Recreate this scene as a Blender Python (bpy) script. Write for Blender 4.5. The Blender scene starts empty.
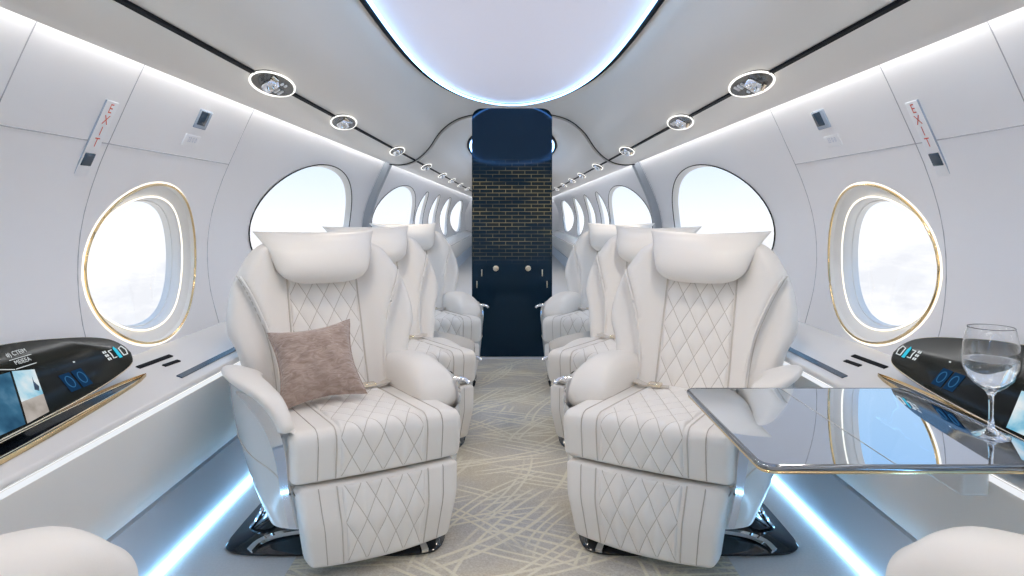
import bpy, bmesh, math, random
from mathutils import Vector, Matrix
random.seed(7)
PI = math.pi
SC = bpy.context.scene
COL = SC.collection
MIR = 1            # mirrors local x while a handed thing is being built

# ------------------------------------------------------------------ helpers
def link(o, parent=None):
    COL.objects.link(o)
    if parent: o.parent = parent
    return o

def mesh(name, vf, mat, parent=None, smooth=True, sharp=38, weld=False):
    verts, faces = vf[0], vf[1]
    uvs = vf[2] if len(vf) > 2 else None
    v = [(MIR * p[0], p[1], p[2]) for p in verts]
    f = [tuple(reversed(q)) for q in faces] if MIR < 0 else faces
    me = bpy.data.meshes.new(name)
    me.from_pydata(v, [], f)
    if uvs:
        lay = me.uv_layers.new(name='UVMap')
        for l in me.loops: lay.data[l.index].uv = uvs[l.vertex_index]
    bm = bmesh.new(); bm.from_mesh(me)
    if weld: bmesh.ops.remove_doubles(bm, verts=bm.verts, dist=1e-4)
    if not uvs: bmesh.ops.recalc_face_normals(bm, faces=bm.faces)
    bm.to_mesh(me); bm.free()
    if smooth:
        me.shade_smooth()
        try: me.set_sharp_from_angle(angle=math.radians(sharp))
        except Exception: pass
    for m in (mat if isinstance(mat, (list, tuple)) else [mat]): me.materials.append(m)
    return link(bpy.data.objects.new(name, me), parent)

def tag(o, label=None, cat=None, group=None, kind=None):
    if label: o['label'] = label
    if cat: o['category'] = cat
    if group: o['group'] = group
    if kind: o['kind'] = kind
    return o

def empty(name, loc=(0, 0, 0), rz=0, mat=None):
    o = bpy.data.objects.new(name, None)
    o.empty_display_size = .05
    if mat is not None: o.matrix_world = mat
    else:
        o.location = loc; o.rotation_euler = (0, 0, rz)
    return link(o)

def copy_tree(o, parent=None):
    c = o.copy(); COL.objects.link(c)
    if parent: c.parent = parent
    for ch in [x for x in bpy.data.objects if x.parent == o]: copy_tree(ch, c)
    return c

def join(*parts):
    V, F = [], []
    for p in parts:
        n = len(V); V += list(p[0]); F += [tuple(i + n for i in f) for f in p[1]]
    return V, F

def loft(rings, cap=True, closed=True):
    n = len(rings[0]); V = [p for r in rings for p in r]; F = []
    m = n if closed else n - 1
    for i in range(len(rings) - 1):
        for j in range(m):
            k = (j + 1) % n
            F.append((i * n + j, i * n + k, (i + 1) * n + k, (i + 1) * n + j))
    if cap and closed:
        F.append(tuple(reversed(range(n))))
        F.append(tuple((len(rings) - 1) * n + j for j in range(n)))
    return V, F

def sheet(fn, us, vs, uv=None):
    V = [fn(u, v) for u in us for v in vs]
    n = len(vs); F = []
    for i in range(len(us) - 1):
        for j in range(n - 1):
            F.append((i * n + j, (i + 1) * n + j, (i + 1) * n + j + 1, i * n + j + 1))
    if uv: return V, F, [uv(u, v) for u in us for v in vs]
    return V, F

def lin(a, b, n): return [a + (b - a) * i / (n - 1) for i in range(n)]

def tube(pts, r, n=8, closed=False, flat=None):
    """tube along pts; r number or function(i); flat=(rx, ry, up) gives an elliptic section"""
    P = [Vector(p) for p in pts]; N = len(P); rings = []
    up0 = Vector(flat[2]) if flat else Vector((.13, .27, .95))
    for i in range(N):
        if closed: t = P[(i + 1) % N] - P[i - 1]
        else: t = P[min(i + 1, N - 1)] - P[max(i - 1, 0)]
        t.normalize()
        up = up0
        if abs(t.dot(up)) > .97 and not flat: up = Vector((.9, .3, .1))
        a = t.cross(up).normalized(); b = a.cross(t).normalized()
        rr = r(i) if callable(r) else r
        if flat: rx, ry = flat[0], flat[1]
        else: rx = ry = 1
        rings.append([tuple(P[i] + a * (math.cos(2 * PI * k / n) * rr * rx) + b * (math.sin(2 * PI * k / n) * rr * ry)) for k in range(n)])
    if closed:
        rings.append(rings[0]); return loft(rings, cap=False)
    return loft(rings)

def ribbon(pts, w, h, up=(0, 0, 1)):
    """rectangular section (w across, h along up) swept along pts; w/h numbers or functions"""
    P = [Vector(p) for p in pts]; N = len(P); rings = []
    for i in range(N):
        t = (P[min(i + 1, N - 1)] - P[max(i - 1, 0)]).normalized()
        a = t.cross(Vector(up)).normalized(); b = a.cross(t).normalized()
        ww = w(i) if callable(w) else w; hh = h(i) if callable(h) else h
        rings.append([tuple(P[i] + a * sx * ww / 2 + b * sy * hh / 2) for sx, sy in ((-1, -1), (1, -1), (1, 1), (-1, 1))])
    return loft(rings)

def box(x0, x1, y0, y1, z0, z1, b=.0):
    if b <= 0:
        V = [(x, y, z) for x in (x0, x1) for y in (y0, y1) for z in (z0, z1)]
        return V, [(0, 1, 3, 2), (4, 6, 7, 5), (0, 4, 5, 1), (2, 3, 7, 6), (0, 2, 6, 4), (1, 5, 7, 3)]
    bm = bmesh.new(); bmesh.ops.create_cube(bm, size=1)
    for v in bm.verts:
        v.co = Vector(((x0 + x1) / 2 + v.co.x * (x1 - x0), (y0 + y1) / 2 + v.co.y * (y1 - y0), (z0 + z1) / 2 + v.co.z * (z1 - z0)))
    bmesh.ops.bevel(bm, geom=list(bm.edges), offset=b, segments=3, affect='EDGES', profile=.5)
    bm.verts.index_update()
    r = [tuple(v.co) for v in bm.verts], [tuple(v.index for v in f.verts) for f in bm.faces]
    bm.free(); return r

def lathe(prof, n=40, c=(0, 0, 0)):
    rings = [[(c[0] + r * math.cos(2 * PI * k / n), c[1] + r * math.sin(2 * PI * k / n), c[2] + z) for k in range(n)] for r, z in prof]
    return loft(rings, cap=False)

def xf(vf, M):
    return ([tuple(M @ Vector(p)) for p in vf[0]], vf[1]) + tuple(vf[2:])

def catmull(pts, n):
    """smooth curve through pts, n samples per span"""
    P = [Vector(p) for p in pts]; out = []
    for i in range(len(P) - 1):
        p0, p1, p2, p3 = P[max(i - 1, 0)], P[i], P[i + 1], P[min(i + 2, len(P) - 1)]
        for k in range(n):
            t = k / n
            out.append(.5 * ((2 * p1) + (p2 - p0) * t + (2 * p0 - 5 * p1 + 4 * p2 - p3) * t * t + (3 * p1 - p0 - 3 * p2 + p3) * t ** 3))
    out.append(P[-1]); return [tuple(p) for p in out]

def interp(tab):
    """smooth y(x) through a table of increasing x (finite-difference Hermite)"""
    X = [a for a, _ in tab]; Y = [b for _, b in tab]; n = len(X); S = []
    for i in range(n):
        a, b = max(i - 1, 0), min(i + 1, n - 1); S.append((Y[b] - Y[a]) / (X[b] - X[a]))
    def f(x):
        x = min(max(x, X[0]), X[-1])
        for i in range(n - 1):
            if x <= X[i + 1]: break
        h = X[i + 1] - X[i]; t = (x - X[i]) / h
        return (Y[i] * (1 + 2 * t) * (1 - t) ** 2 + S[i] * h * t * (1 - t) ** 2 + Y[i + 1] * t * t * (3 - 2 * t) + S[i + 1] * h * t * t * (t - 1))
    return f

def sstep(a, b, x):
    t = min(max((x - a) / (b - a), 0), 1); return t * t * (3 - 2 * t)

def round_poly(pts, rad, n=7):
    out = []; N = len(pts)
    for i, p in enumerate(pts):
        p = Vector(p); a = Vector(pts[i - 1]) - p; b = Vector(pts[(i + 1) % N]) - p
        r = rad[i] if isinstance(rad, (list, tuple)) else rad
        la, lb = a.length, b.length; a.normalize(); b.normalize()
        ang = a.angle(b); d = min(r / math.tan(ang / 2), la * .49, lb * .49)
        if r <= 0: out.append(tuple(p)); continue
        q0, q1 = p + a * d, p + b * d
        for k in range(n):
            t = k / (n - 1); out.append(tuple(q0 * (1 - t) ** 2 + p * 2 * t * (1 - t) + q1 * t * t))
    return out

def inset(loop, d):
    N = len(loop); A = sum(loop[i][0] * loop[(i + 1) % N][1] - loop[(i + 1) % N][0] * loop[i][1] for i in range(N))
    sg = 1 if A > 0 else -1; out = []
    for i in range(N):
        t = (Vector(loop[(i + 1) % N]) - Vector(loop[i - 1]))
        if t.length < 1e-9: out.append(loop[i]); continue
        t.normalize(); out.append((loop[i][0] - sg * t.y * d, loop[i][1] + sg * t.x * d))
    return out

def loft_x(loop, hw, r, warp=None, n=6, mid=5):
    """extrude a (y, z) loop along x to +-hw with rounded end edges"""
    st = []
    for k in range(n + 1):
        a = PI / 2 * k / n; st.append((-hw + r - r * math.cos(a), r * (1 - math.sin(a))))
    for k in range(1, mid): st.append((-hw + r + (2 * hw - 2 * r) * k / mid, 0))
    st += [(-x, d) for x, d in reversed(st[:n + 1])]
    rings = []
    for x, d in st:
        lp = inset(loop, d)
        rings.append([(warp((x, y, z)) if warp else (x, y, z)) for y, z in lp])
    return loft(rings)

def poly_resample(P, step):
    P = [Vector(p) for p in P]; L = [0]
    for i in range(1, len(P)): L.append(L[-1] + (P[i] - P[i - 1]).length)
    n = max(2, int(L[-1] / step)); out = []; j = 0
    for k in range(n + 1):
        s = L[-1] * k / n
        while j < len(L) - 2 and L[j + 1] < s: j += 1
        t = (s - L[j]) / max(L[j + 1] - L[j], 1e-9); out.append((tuple(P[j].lerp(P[j + 1], t)), s))
    return out

# ------------------------------------------------------------------ materials
def new_mat(name):
    m = bpy.data.materials.new(name); m.use_nodes = True
    nt = m.node_tree; b = nt.nodes['Principled BSDF']
    return m, nt, b

def N(nt, t, **kw):
    n = nt.nodes.new(t)
    for k, v in kw.items(): setattr(n, k, v)
    return n

def pmat(name, col, rough=.5, metal=0., coat=0., emit=None, es=0., bump=None, spec=None, vary=None, noise_rough=None):
    m, nt, b = new_mat(name)
    b.inputs['Base Color'].default_value = (*col, 1); b.inputs['Roughness'].default_value = rough; b.inputs['Metallic'].default_value = metal
    b.inputs['Coat Weight'].default_value = coat; b.inputs['Coat Roughness'].default_value = .05
    if spec is not None: b.inputs['Specular IOR Level'].default_value = spec
    if emit:
        b.inputs['Emission Color'].default_value = (*emit, 1); b.inputs['Emission Strength'].default_value = es
    tc = N(nt, 'ShaderNodeTexCoord')
    if bump:
        sc, st, dist = bump
        nz = N(nt, 'ShaderNodeTexNoise'); nz.inputs['Scale'].default_value = sc; nz.inputs['Detail'].default_value = 4
        bp = N(nt, 'ShaderNodeBump'); bp.inputs['Strength'].default_value = st; bp.inputs['Distance'].default_value = dist
        nt.links.new(tc.outputs['Object'], nz.inputs['Vector']); nt.links.new(nz.outputs['Fac'], bp.inputs['Height']); nt.links.new(bp.outputs['Normal'], b.inputs['Normal'])
    if vary:
        sc, c2 = vary
        nz = N(nt, 'ShaderNodeTexNoise'); nz.inputs['Scale'].default_value = sc; nz.inputs['Detail'].default_value = 5
        mx = N(nt, 'ShaderNodeMix', data_type='RGBA'); mx.inputs[6].default_value = (*col, 1); mx.inputs[7].default_value = (*c2, 1)
        nt.links.new(tc.outputs['Object'], nz.inputs['Vector']); nt.links.new(nz.outputs['Fac'], mx.inputs[0]); nt.links.new(mx.outputs[2], b.inputs['Base Color'])
    return m

def emat(name, col, s):
    m = bpy.data.materials.new(name); m.use_nodes = True; nt = m.node_tree
    nt.nodes.remove(nt.nodes['Principled BSDF'])
    e = N(nt, 'ShaderNodeEmission'); e.inputs[0].default_value = (*col, 1); e.inputs[1].default_value = s
    nt.links.new(e.outputs[0], nt.nodes['Material Output'].inputs[0]); return m

LEA = (.83, .797, .75)
M = {}
M['leather'] = pmat('leather', LEA, .42, bump=(260, .12, .002), coat=.05)
M['piping'] = pmat('piping_leather', (.60, .55, .49), .5)
M['thread'] = pmat('thread', (.50, .45, .40), .7)
M['shell'] = pmat('shell_gloss', (.74, .73, .71), .22, coat=.4)
M['wall'] = pmat('wall_panel', (.84, .832, .848), .34, bump=(40, .03, .002), vary=(3, (.86, .852, .865)))
M['ceil'] = pmat('ceiling_panel', (.80, .76, .70), .36, bump=(60, .03, .002), vary=(2, (.82, .78, .725)))
M['ring'] = pmat('window_ring', (.80, .79, .77), .35)
M['gold'] = pmat('gold_trim', (.78, .60, .34), .18, metal=1)
M['brass'] = pmat('pale_gold_trim', (.85, .76, .60), .16, metal=1)
M['chrome'] = pmat('chrome', (.82, .83, .85), .08, metal=1)
M['black'] = pmat('black_gloss', (.006, .009, .014), .07, coat=.3)
M['dark'] = pmat('dark_trim', (.008, .009, .011), .6, spec=.05)
M['seam'] = pmat('panel_gap', (.40, .40, .43), .6)
M['ledge'] = pmat('ledge_top', (.72, .70, .68), .26, coat=.3, vary=(8, (.75, .73, .71)))
M['front'] = pmat('console_front', (.82, .79, .745), .38, vary=(2, (.85, .82, .78)))
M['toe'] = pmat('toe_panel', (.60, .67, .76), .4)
M['white'] = pmat('white_plastic', (.86, .86, .88), .35)
M['red'] = pmat('red_print', (.70, .10, .05), .5)
M['greyprint'] = pmat('grey_print', (.50, .54, .66), .5)
M['navy'] = pmat('navy_gloss', (.03, .06, .10), .12)
M['bezel'] = pmat('steel_blue_bezel', (.35, .42, .52), .25)
M['fixture'] = pmat('fixture_plate', (.035, .035, .028), .2, metal=.3)
M['screen'] = pmat('screen_glass', (.010, .012, .009), .12, spec=.10)
M['mirror'] = pmat('smoked_mirror', (.68, .76, .86), .02, metal=1)
M['led'] = emat('cool_led', (.93, .96, 1.0), 13.0)
M['led_floor'] = emat('floor_led', (.30, .65, 1.0), 15.0)
M['led_ledge'] = emat('ledge_led', (.92, .95, 1.0), .95)
M['led_ring'] = emat('window_led', (1.0, .93, .80), 1.6)  # emission put in for the bright halo around the window reveals
M['smoke'] = pmat('smoked_chrome', (.30, .33, .37), .10, metal=1)
M['led_blue'] = emat('blue_rim_led', (.27, .56, 1.0), 8.5)
M['oval'] = pmat('oval_diffuser', (.62, .62, .66), .5, emit=(.80, .80, 1.0), es=.34)
M['lamp'] = emat('fixture_glow', (1.0, .98, .94), 1.5)
M['cyan'] = emat('cyan_icon', (.05, .55, .75), 1.0)
M['icon'] = emat('white_icon', (.85, .9, .92), .8)
M['dimring'] = emat('dim_ring_icon', (.05, .20, .42), .7)
M['dimblue'] = emat('dim_blue_icon', (.015, .06, .15), .6)

def mat_quilt():
    m, nt, b = new_mat('quilted_leather')
    uv = N(nt, 'ShaderNodeUVMap'); sp = N(nt, 'ShaderNodeSeparateXYZ'); nt.links.new(uv.outputs[0], sp.inputs[0])
    def mth(op, a, c=None, v=None):
        n = N(nt, 'ShaderNodeMath', operation=op)
        nt.links.new(a, n.inputs[0])
        if c is not None: nt.links.new(c, n.inputs[1])
        if v is not None: n.inputs[1].default_value = v
        return n.outputs[0]
    u = mth('ADD', sp.outputs[0], sp.outputs[1]); w = mth('SUBTRACT', sp.outputs[0], sp.outputs[1])
    d = mth('MINIMUM', mth('PINGPONG', u, v=.5), mth('PINGPONG', w, v=.5))
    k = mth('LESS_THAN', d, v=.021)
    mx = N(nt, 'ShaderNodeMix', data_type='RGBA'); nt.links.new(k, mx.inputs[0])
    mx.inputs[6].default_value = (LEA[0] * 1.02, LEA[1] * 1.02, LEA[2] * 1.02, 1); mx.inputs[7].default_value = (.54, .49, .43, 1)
    nt.links.new(mx.outputs[2], b.inputs['Base Color']); b.inputs['Roughness'].default_value = .45
    return m
M['quilt'] = mat_quilt()
QX, QS = .068, .122

def mat_carpet():
    m, nt, b = new_mat('patterned_carpet')
    tc = N(nt, 'ShaderNodeTexCoord'); prev = None
    base = N(nt, 'ShaderNodeTexNoise'); base.inputs['Scale'].default_value = 2.2; base.inputs['Detail'].default_value = 3
    nt.links.new(tc.outputs['Object'], base.inputs['Vector'])
    fine = N(nt, 'ShaderNodeTexNoise'); fine.inputs['Scale'].default_value = 160; fine.inputs['Detail'].default_value = 2
    nt.links.new(tc.outputs['Object'], fine.inputs['Vector'])
    r0 = N(nt, 'ShaderNodeValToRGB'); nt.links.new(base.outputs['Fac'], r0.inputs[0])
    r0.color_ramp.elements[0].position = .38; r0.color_ramp.elements[0].color = (.55, .525, .49, 1)
    r0.color_ramp.elements[1].position = .62; r0.color_ramp.elements[1].color = (.62, .555, .43, 1)
    rr = random.Random(3)
    for i in range(16):
        sd = -1 if i % 2 else 1
        ox, oy, sc, ds = sd * rr.uniform(.35, 1.1), .6 + i * .32 + rr.uniform(-.3, .3), rr.uniform(.55, .95), rr.uniform(1.6, 3.2)
        mp = N(nt, 'ShaderNodeMapping'); mp.inputs['Location'].default_value = (-ox, -oy, 0)
        nt.links.new(tc.outputs['Object'], mp.inputs['Vector'])
        wv = N(nt, 'ShaderNodeTexWave', wave_type='RINGS', rings_direction='Z'); wv.inputs['Scale'].default_value = sc
        wv.inputs['Distortion'].default_value = ds; wv.inputs['Detail'].default_value = 1; wv.inputs['Detail Scale'].default_value = .8
        nt.links.new(mp.outputs[0], wv.inputs['Vector'])
        rp = N(nt, 'ShaderNodeValToRGB'); rp.color_ramp.elements[0].position = .952; rp.color_ramp.elements[1].position = .962
        q_ = rp.color_ramp.elements.new(.984); q_.color = (1, 1, 1, 1); q_ = rp.color_ramp.elements.new(.990); q_.color = (0, 0, 0, 1)
        nt.links.new(wv.outputs['Fac'], rp.inputs[0])
        nz = N(nt, 'ShaderNodeTexNoise'); nz.inputs['Scale'].default_value = 1.3; nt.links.new(mp.outputs[0], nz.inputs['Vector'])
        r2 = N(nt, 'ShaderNodeValToRGB'); r2.color_ramp.elements[0].position = .50; r2.color_ramp.elements[1].position = .56; nt.links.new(nz.outputs['Fac'], r2.inputs[0])
        ml = N(nt, 'ShaderNodeMath', operation='MULTIPLY'); nt.links.new(rp.outputs[0], ml.inputs[0]); nt.links.new(r2.outputs[0], ml.inputs[1])
        if prev is None: prev = ml.outputs[0]
        else:
            mxm = N(nt, 'ShaderNodeMath', operation='MAXIMUM'); nt.links.new(prev, mxm.inputs[0]); nt.links.new(ml.outputs[0], mxm.inputs[1]); prev = mxm.outputs[0]
    mx = N(nt, 'ShaderNodeMix', data_type='RGBA'); nt.links.new(prev, mx.inputs[0]); nt.links.new(r0.outputs[0], mx.inputs[6]); mx.inputs[7].default_value = (.79, .74, .60, 1)
    m2 = N(nt, 'ShaderNodeMix', data_type='RGBA', blend_type='OVERLAY'); m2.inputs[0].default_value = .45
    nt.links.new(mx.outputs[2], m2.inputs[6]); nt.links.new(fine.outputs['Fac'], m2.inputs[7]); nt.links.new(m2.outputs[2], b.inputs['Base Color'])
    b.inputs['Roughness'].default_value = .95
    bp = N(nt, 'ShaderNodeBump'); bp.inputs['Strength'].default_value = .35; bp.inputs['Distance'].default_value = .004
    nt.links.new(fine.outputs['Fac'], bp.inputs['Height']); nt.links.new(bp.outputs[0], b.inputs['Normal'])
    return m
M['carpet'] = mat_carpet()
M['floor'] = pmat('grey_floor', (.60, .61, .62), .7, bump=(180, .3, .003), vary=(120, (.74, .75, .77)))

def mat_partition():
    m, nt, b = new_mat('partition_gloss')
    tc = N(nt, 'ShaderNodeTexCoord'); sp = N(nt, 'ShaderNodeSeparateXYZ'); nt.links.new(tc.outputs['Object'], sp.inputs[0])
    cb = N(nt, 'ShaderNodeCombineXYZ'); nt.links.new(sp.outputs[0], cb.inputs[0]); nt.links.new(sp.outputs[2], cb.inputs[1])
    br = N(nt, 'ShaderNodeTexBrick'); br.inputs['Scale'].default_value = 1
    br.inputs['Brick Width'].default_value = .10; br.inputs['Row Height'].default_value = .029; br.inputs['Mortar Size'].default_value = .0026
    br.inputs['Color1'].default_value = (.006, .014, .018, 1); br.inputs['Color2'].default_value = (.028, .030, .022, 1); br.inputs['Mortar'].default_value = (.34, .27, .13, 1)
    nt.links.new(cb.outputs[0], br.inputs['Vector'])
    nz = N(nt, 'ShaderNodeTexNoise'); nz.inputs['Scale'].default_value = 5; nt.links.new(cb.outputs[0], nz.inputs['Vector'])
    mpn = N(nt, 'ShaderNodeMapping'); mpn.inputs['Scale'].default_value = (.5, 2.4, 1); nt.links.new(cb.outputs[0], mpn.inputs[0]); nt.links.new(mpn.outputs[0], nz.inputs['Vector'])
    rn = N(nt, 'ShaderNodeValToRGB'); rn.color_ramp.elements[0].position = .36; rn.color_ramp.elements[1].position = .62; nt.links.new(nz.outputs['Fac'], rn.inputs[0])
    rz = N(nt, 'ShaderNodeValToRGB'); e = rz.color_ramp.elements
    mr = N(nt, 'ShaderNodeMapRange'); mr.inputs['From Min'].default_value = .6; mr.inputs['From Max'].default_value = 1.7; nt.links.new(sp.outputs[2], mr.inputs[0]); nt.links.new(mr.outputs[0], rz.inputs[0])
    e[0].position = .10; e[0].color = (0, 0, 0, 1); e[1].position = .30; e[1].color = (1, 1, 1, 1)
    x = e.new(.72); x.color = (1, 1, 1, 1); x = e.new(.86); x.color = (0, 0, 0, 1)
    ml = N(nt, 'ShaderNodeMath', operation='MULTIPLY'); nt.links.new(rz.outputs[0], ml.inputs[0])
    ad = N(nt, 'ShaderNodeMath', operation='MULTIPLY_ADD'); nt.links.new(rn.outputs[0], ad.inputs[0]); ad.inputs[1].default_value = .85; ad.inputs[2].default_value = .15
    nt.links.new(ad.outputs[0], ml.inputs[1])
    mx = N(nt, 'ShaderNodeMix', data_type='RGBA'); nt.links.new(ml.outputs[0], mx.inputs[0]); mx.inputs[6].default_value = (.004, .016, .028, 1); nt.links.new(br.outputs['Color'], mx.inputs[7])
    nt.links.new(mx.outputs[2], b.inputs['Base Color']); b.inputs['Roughness'].default_value = .05; b.inputs['Specular IOR Level'].default_value = .65; b.inputs['Specular Tint'].default_value = (.32, .52, .85, 1)
    return m
M['partition'] = mat_partition()

def mat_glass(name, tint=(1, 1, 1), refl=.07):
    m = bpy.data.materials.new(name); m.use_nodes = True; nt = m.node_tree; nt.nodes.remove(nt.nodes['Principled BSDF'])
    t = N(nt, 'ShaderNodeBsdfTransparent'); t.inputs[0].default_value = (*tint, 1); g = N(nt, 'ShaderNodeBsdfGlossy'); g.inputs['Roughness'].default_value = .02
    mx = N(nt, 'ShaderNodeMixShader'); mx.inputs[0].default_value = refl
    nt.links.new(t.outputs[0], mx.inputs[1]); nt.links.new(g.outputs[0], mx.inputs[2]); nt.links.new(mx.outputs[0], nt.nodes['Material Output'].inputs[0]); return m
M['pane'] = mat_glass('window_pane', (.97, .98, 1.0), .05)
def mat_realglass(name, ior, col=(1, 1, 1)):
    m, nt, b = new_mat(name); b.inputs['Base Color'].default_value = (*col, 1); b.inputs['Transmission Weight'].default_value = 1; b.inputs['Roughness'].default_value = 0; b.inputs['IOR'].default_value = ior; return m
M['glass'] = mat_realglass('crystal', 1.5); M['water'] = mat_realglass('water', 1.33, (.93, .97, 1))

def mat_fabric():
    m, nt, b = new_mat('taupe_plush'); tc = N(nt, 'ShaderNodeTexCoord')
    n1 = N(nt, 'ShaderNodeTexNoise'); n1.inputs['Scale'].default_value = 26; n1.inputs['Detail'].default_value = 6; n1.inputs['Distortion'].default_value = 1.4
    mp = N(nt, 'ShaderNodeMapping'); mp.inputs['Scale'].default_value = (1, 1, 2.6); nt.links.new(tc.outputs['Object'], mp.inputs[0]); nt.links.new(mp.outputs[0], n1.inputs['Vector'])
    r = N(nt, 'ShaderNodeValToRGB'); r.color_ramp.elements[0].position = .3; r.color_ramp.elements[0].color = (.30, .215, .175, 1); r.color_ramp.elements[1].position = .7; r.color_ramp.elements[1].color = (.50, .39, .335, 1)
    nt.links.new(n1.outputs['Fac'], r.inputs[0]); nt.links.new(r.outputs[0], b.inputs['Base Color']); b.inputs['Roughness'].default_value = .9
    b.inputs['Sheen Weight'].default_value = .4
    bp = N(nt, 'ShaderNodeBump'); bp.inputs['Strength'].default_value = .7; bp.inputs['Distance'].default_value = .01; nt.links.new(n1.outputs['Fac'], bp.inputs['Height']); nt.links.new(bp.outputs[0], b.inputs['Normal'])
    return m
M['plush'] = mat_fabric()

def mat_picture(name, c1, c2, c3, sc, s):
    m = bpy.data.materials.new(name); m.use_nodes = True; nt = m.node_tree; nt.nodes.remove(nt.nodes['Principled BSDF'])
    tc = N(nt, 'ShaderNodeTexCoord'); nz = N(nt, 'ShaderNodeTexNoise'); nz.inputs['Scale'].default_value = sc; nz.inputs['Detail'].default_value = 5
    nt.links.new(tc.outputs['Object'], nz.inputs['Vector']); r = N(nt, 'ShaderNodeValToRGB'); e = r.color_ramp.elements
    e[0].position = .35; e[0].color = (*c1, 1); e[1].position = .65; e[1].color = (*c3, 1); x = e.new(.5); x.color = (*c2, 1)
    nt.links.new(nz.outputs['Fac'], r.inputs[0]); em = N(nt, 'ShaderNodeEmission'); em.inputs[1].default_value = s
    nt.links.new(r.outputs[0], em.inputs[0]); nt.links.new(em.outputs[0], nt.nodes['Material Output'].inputs[0]); return m
M['map'] = mat_picture('map_screen', (.02, .07, .14), (.05, .16, .27), (.16, .32, .46), 9, .9)
M['photo'] = mat_picture('sea_picture', (.05, .38, .60), (.45, .70, .82), (.80, .86, .88), 12, .95)
M['sand'] = mat_picture('sand_picture', (.40, .36, .32), (.55, .50, .46), (.65, .6, .56), 18, .8)

# ------------------------------------------------------------------ world
def build_world():
    w = bpy.data.worlds.new('World'); SC.world = w; w.use_nodes = True; nt = w.node_tree; bg = nt.nodes['Background']
    tc = N(nt, 'ShaderNodeTexCoord'); sp = N(nt, 'ShaderNodeSeparateXYZ'); nt.links.new(tc.outputs['Generated'], sp.inputs[0])
    r = N(nt, 'ShaderNodeValToRGB'); e = r.color_ramp.elements
    mr = N(nt, 'ShaderNodeMapRange'); mr.inputs['From Min'].default_value = -.3; mr.inputs['From Max'].default_value = .5; nt.links.new(sp.outputs[2], mr.inputs[0]); nt.links.new(mr.outputs[0], r.inputs[0])
    e[0].position = 0; e[0].color = (.92, .93, .95, 1); e[1].position = 1; e[1].color = (.22, .48, .86, 1)
    for p, c in ((.34, (.97, .97, .98)), (.42, (.80, .88, .95)), (.52, (.62, .79, .94)), (.7, (.46, .68, .92))):
        x = e.new(p); x.color = (*c, 1)
    mp = N(nt, 'ShaderNodeMapping'); mp.inputs['Scale'].default_value = (1, 1, 2.6); nt.links.new(tc.outputs['Generated'], mp.inputs[0])
    nz = N(nt, 'ShaderNodeTexNoise'); nz.inputs['Scale'].default_value = 7; nz.inputs['Detail'].default_value = 8; nz.inputs['Roughness'].default_value = .6; nt.links.new(mp.outputs[0], nz.inputs['Vector'])
    rc = N(nt, 'ShaderNodeValToRGB'); rc.color_ramp.elements[0].position = .40; rc.color_ramp.elements[0].color = (.79, .80, .83, 1); rc.color_ramp.elements[1].position = .58; rc.color_ramp.elements[1].color = (1, .99, .97, 1); nt.links.new(nz.outputs['Fac'], rc.inputs[0])
    rm = N(nt, 'ShaderNodeValToRGB'); rm.color_ramp.elements[0].position = .31; rm.color_ramp.elements[0].color = (1, 1, 1, 1); rm.color_ramp.elements[1].position = .38; rm.color_ramp.elements[1].color = (0, 0, 0, 1)
    nt.links.new(mr.outputs[0], rm.inputs[0])
    mx = N(nt, 'ShaderNodeMix', data_type='RGBA'); nt.links.new(rm.outputs[0], mx.inputs[0]); nt.links.new(r.outputs[0], mx.inputs[6]); nt.links.new(rc.outputs[0], mx.inputs[7])
    nt.links.new(mx.outputs[2], bg.inputs[0]); bg.inputs[1].default_value = WORLD
WORLD = 1.2
build_world()

# ------------------------------------------------------------------ cabin shell
Y0, YA, Y1 = -3.0, 6.0, 19.0
HC = 1.12
wx = interp([(.655, 1.235), (.80, 1.272), (.95, 1.285), (1.10, 1.270), (1.25, 1.225), (1.40, 1.160), (1.535, 1.098), (1.60, 1.065)])
cz = interp([(0, 1.985), (.2, 1.980), (.333, 1.965), (.45, 1.935), (.54, 1.885), (.63, 1.80), (.71, 1.68), (.79, 1.60), (.87, 1.555), (.97, 1.535), (1.05, 1.543), (1.07, 1.545)])
ZB, ZT = .655, 1.60
# yc, zc, a, b, patch y0, y1, style
WIN = [(-1.3, .945, .365, .275, -1.8, -.8, 's'), (.6, .945, .365, .275, .1, 1.1, 's'), (2.465, .945, .365, .275, 2.09, 2.9, 's'),
       (4.45, 1.05, 1.05, .37, 3.3, 5.6, 'b'), (7.72, 1.05, 1.36, .37, 6.25, 9.12, 'b'), (9.6, 1.05, .42, .36, 9.12, 10.1, 'b'),
       (11.15, 1.05, .5, .36, 10.5, 11.8, 'b'), (13.1, 1.05, .75, .36, 12.2, 14.0, 'b'), (16.0, 1.05, 1.6, .36, 14.2, 17.8, 'b')]
YA2 = 6.12

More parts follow.
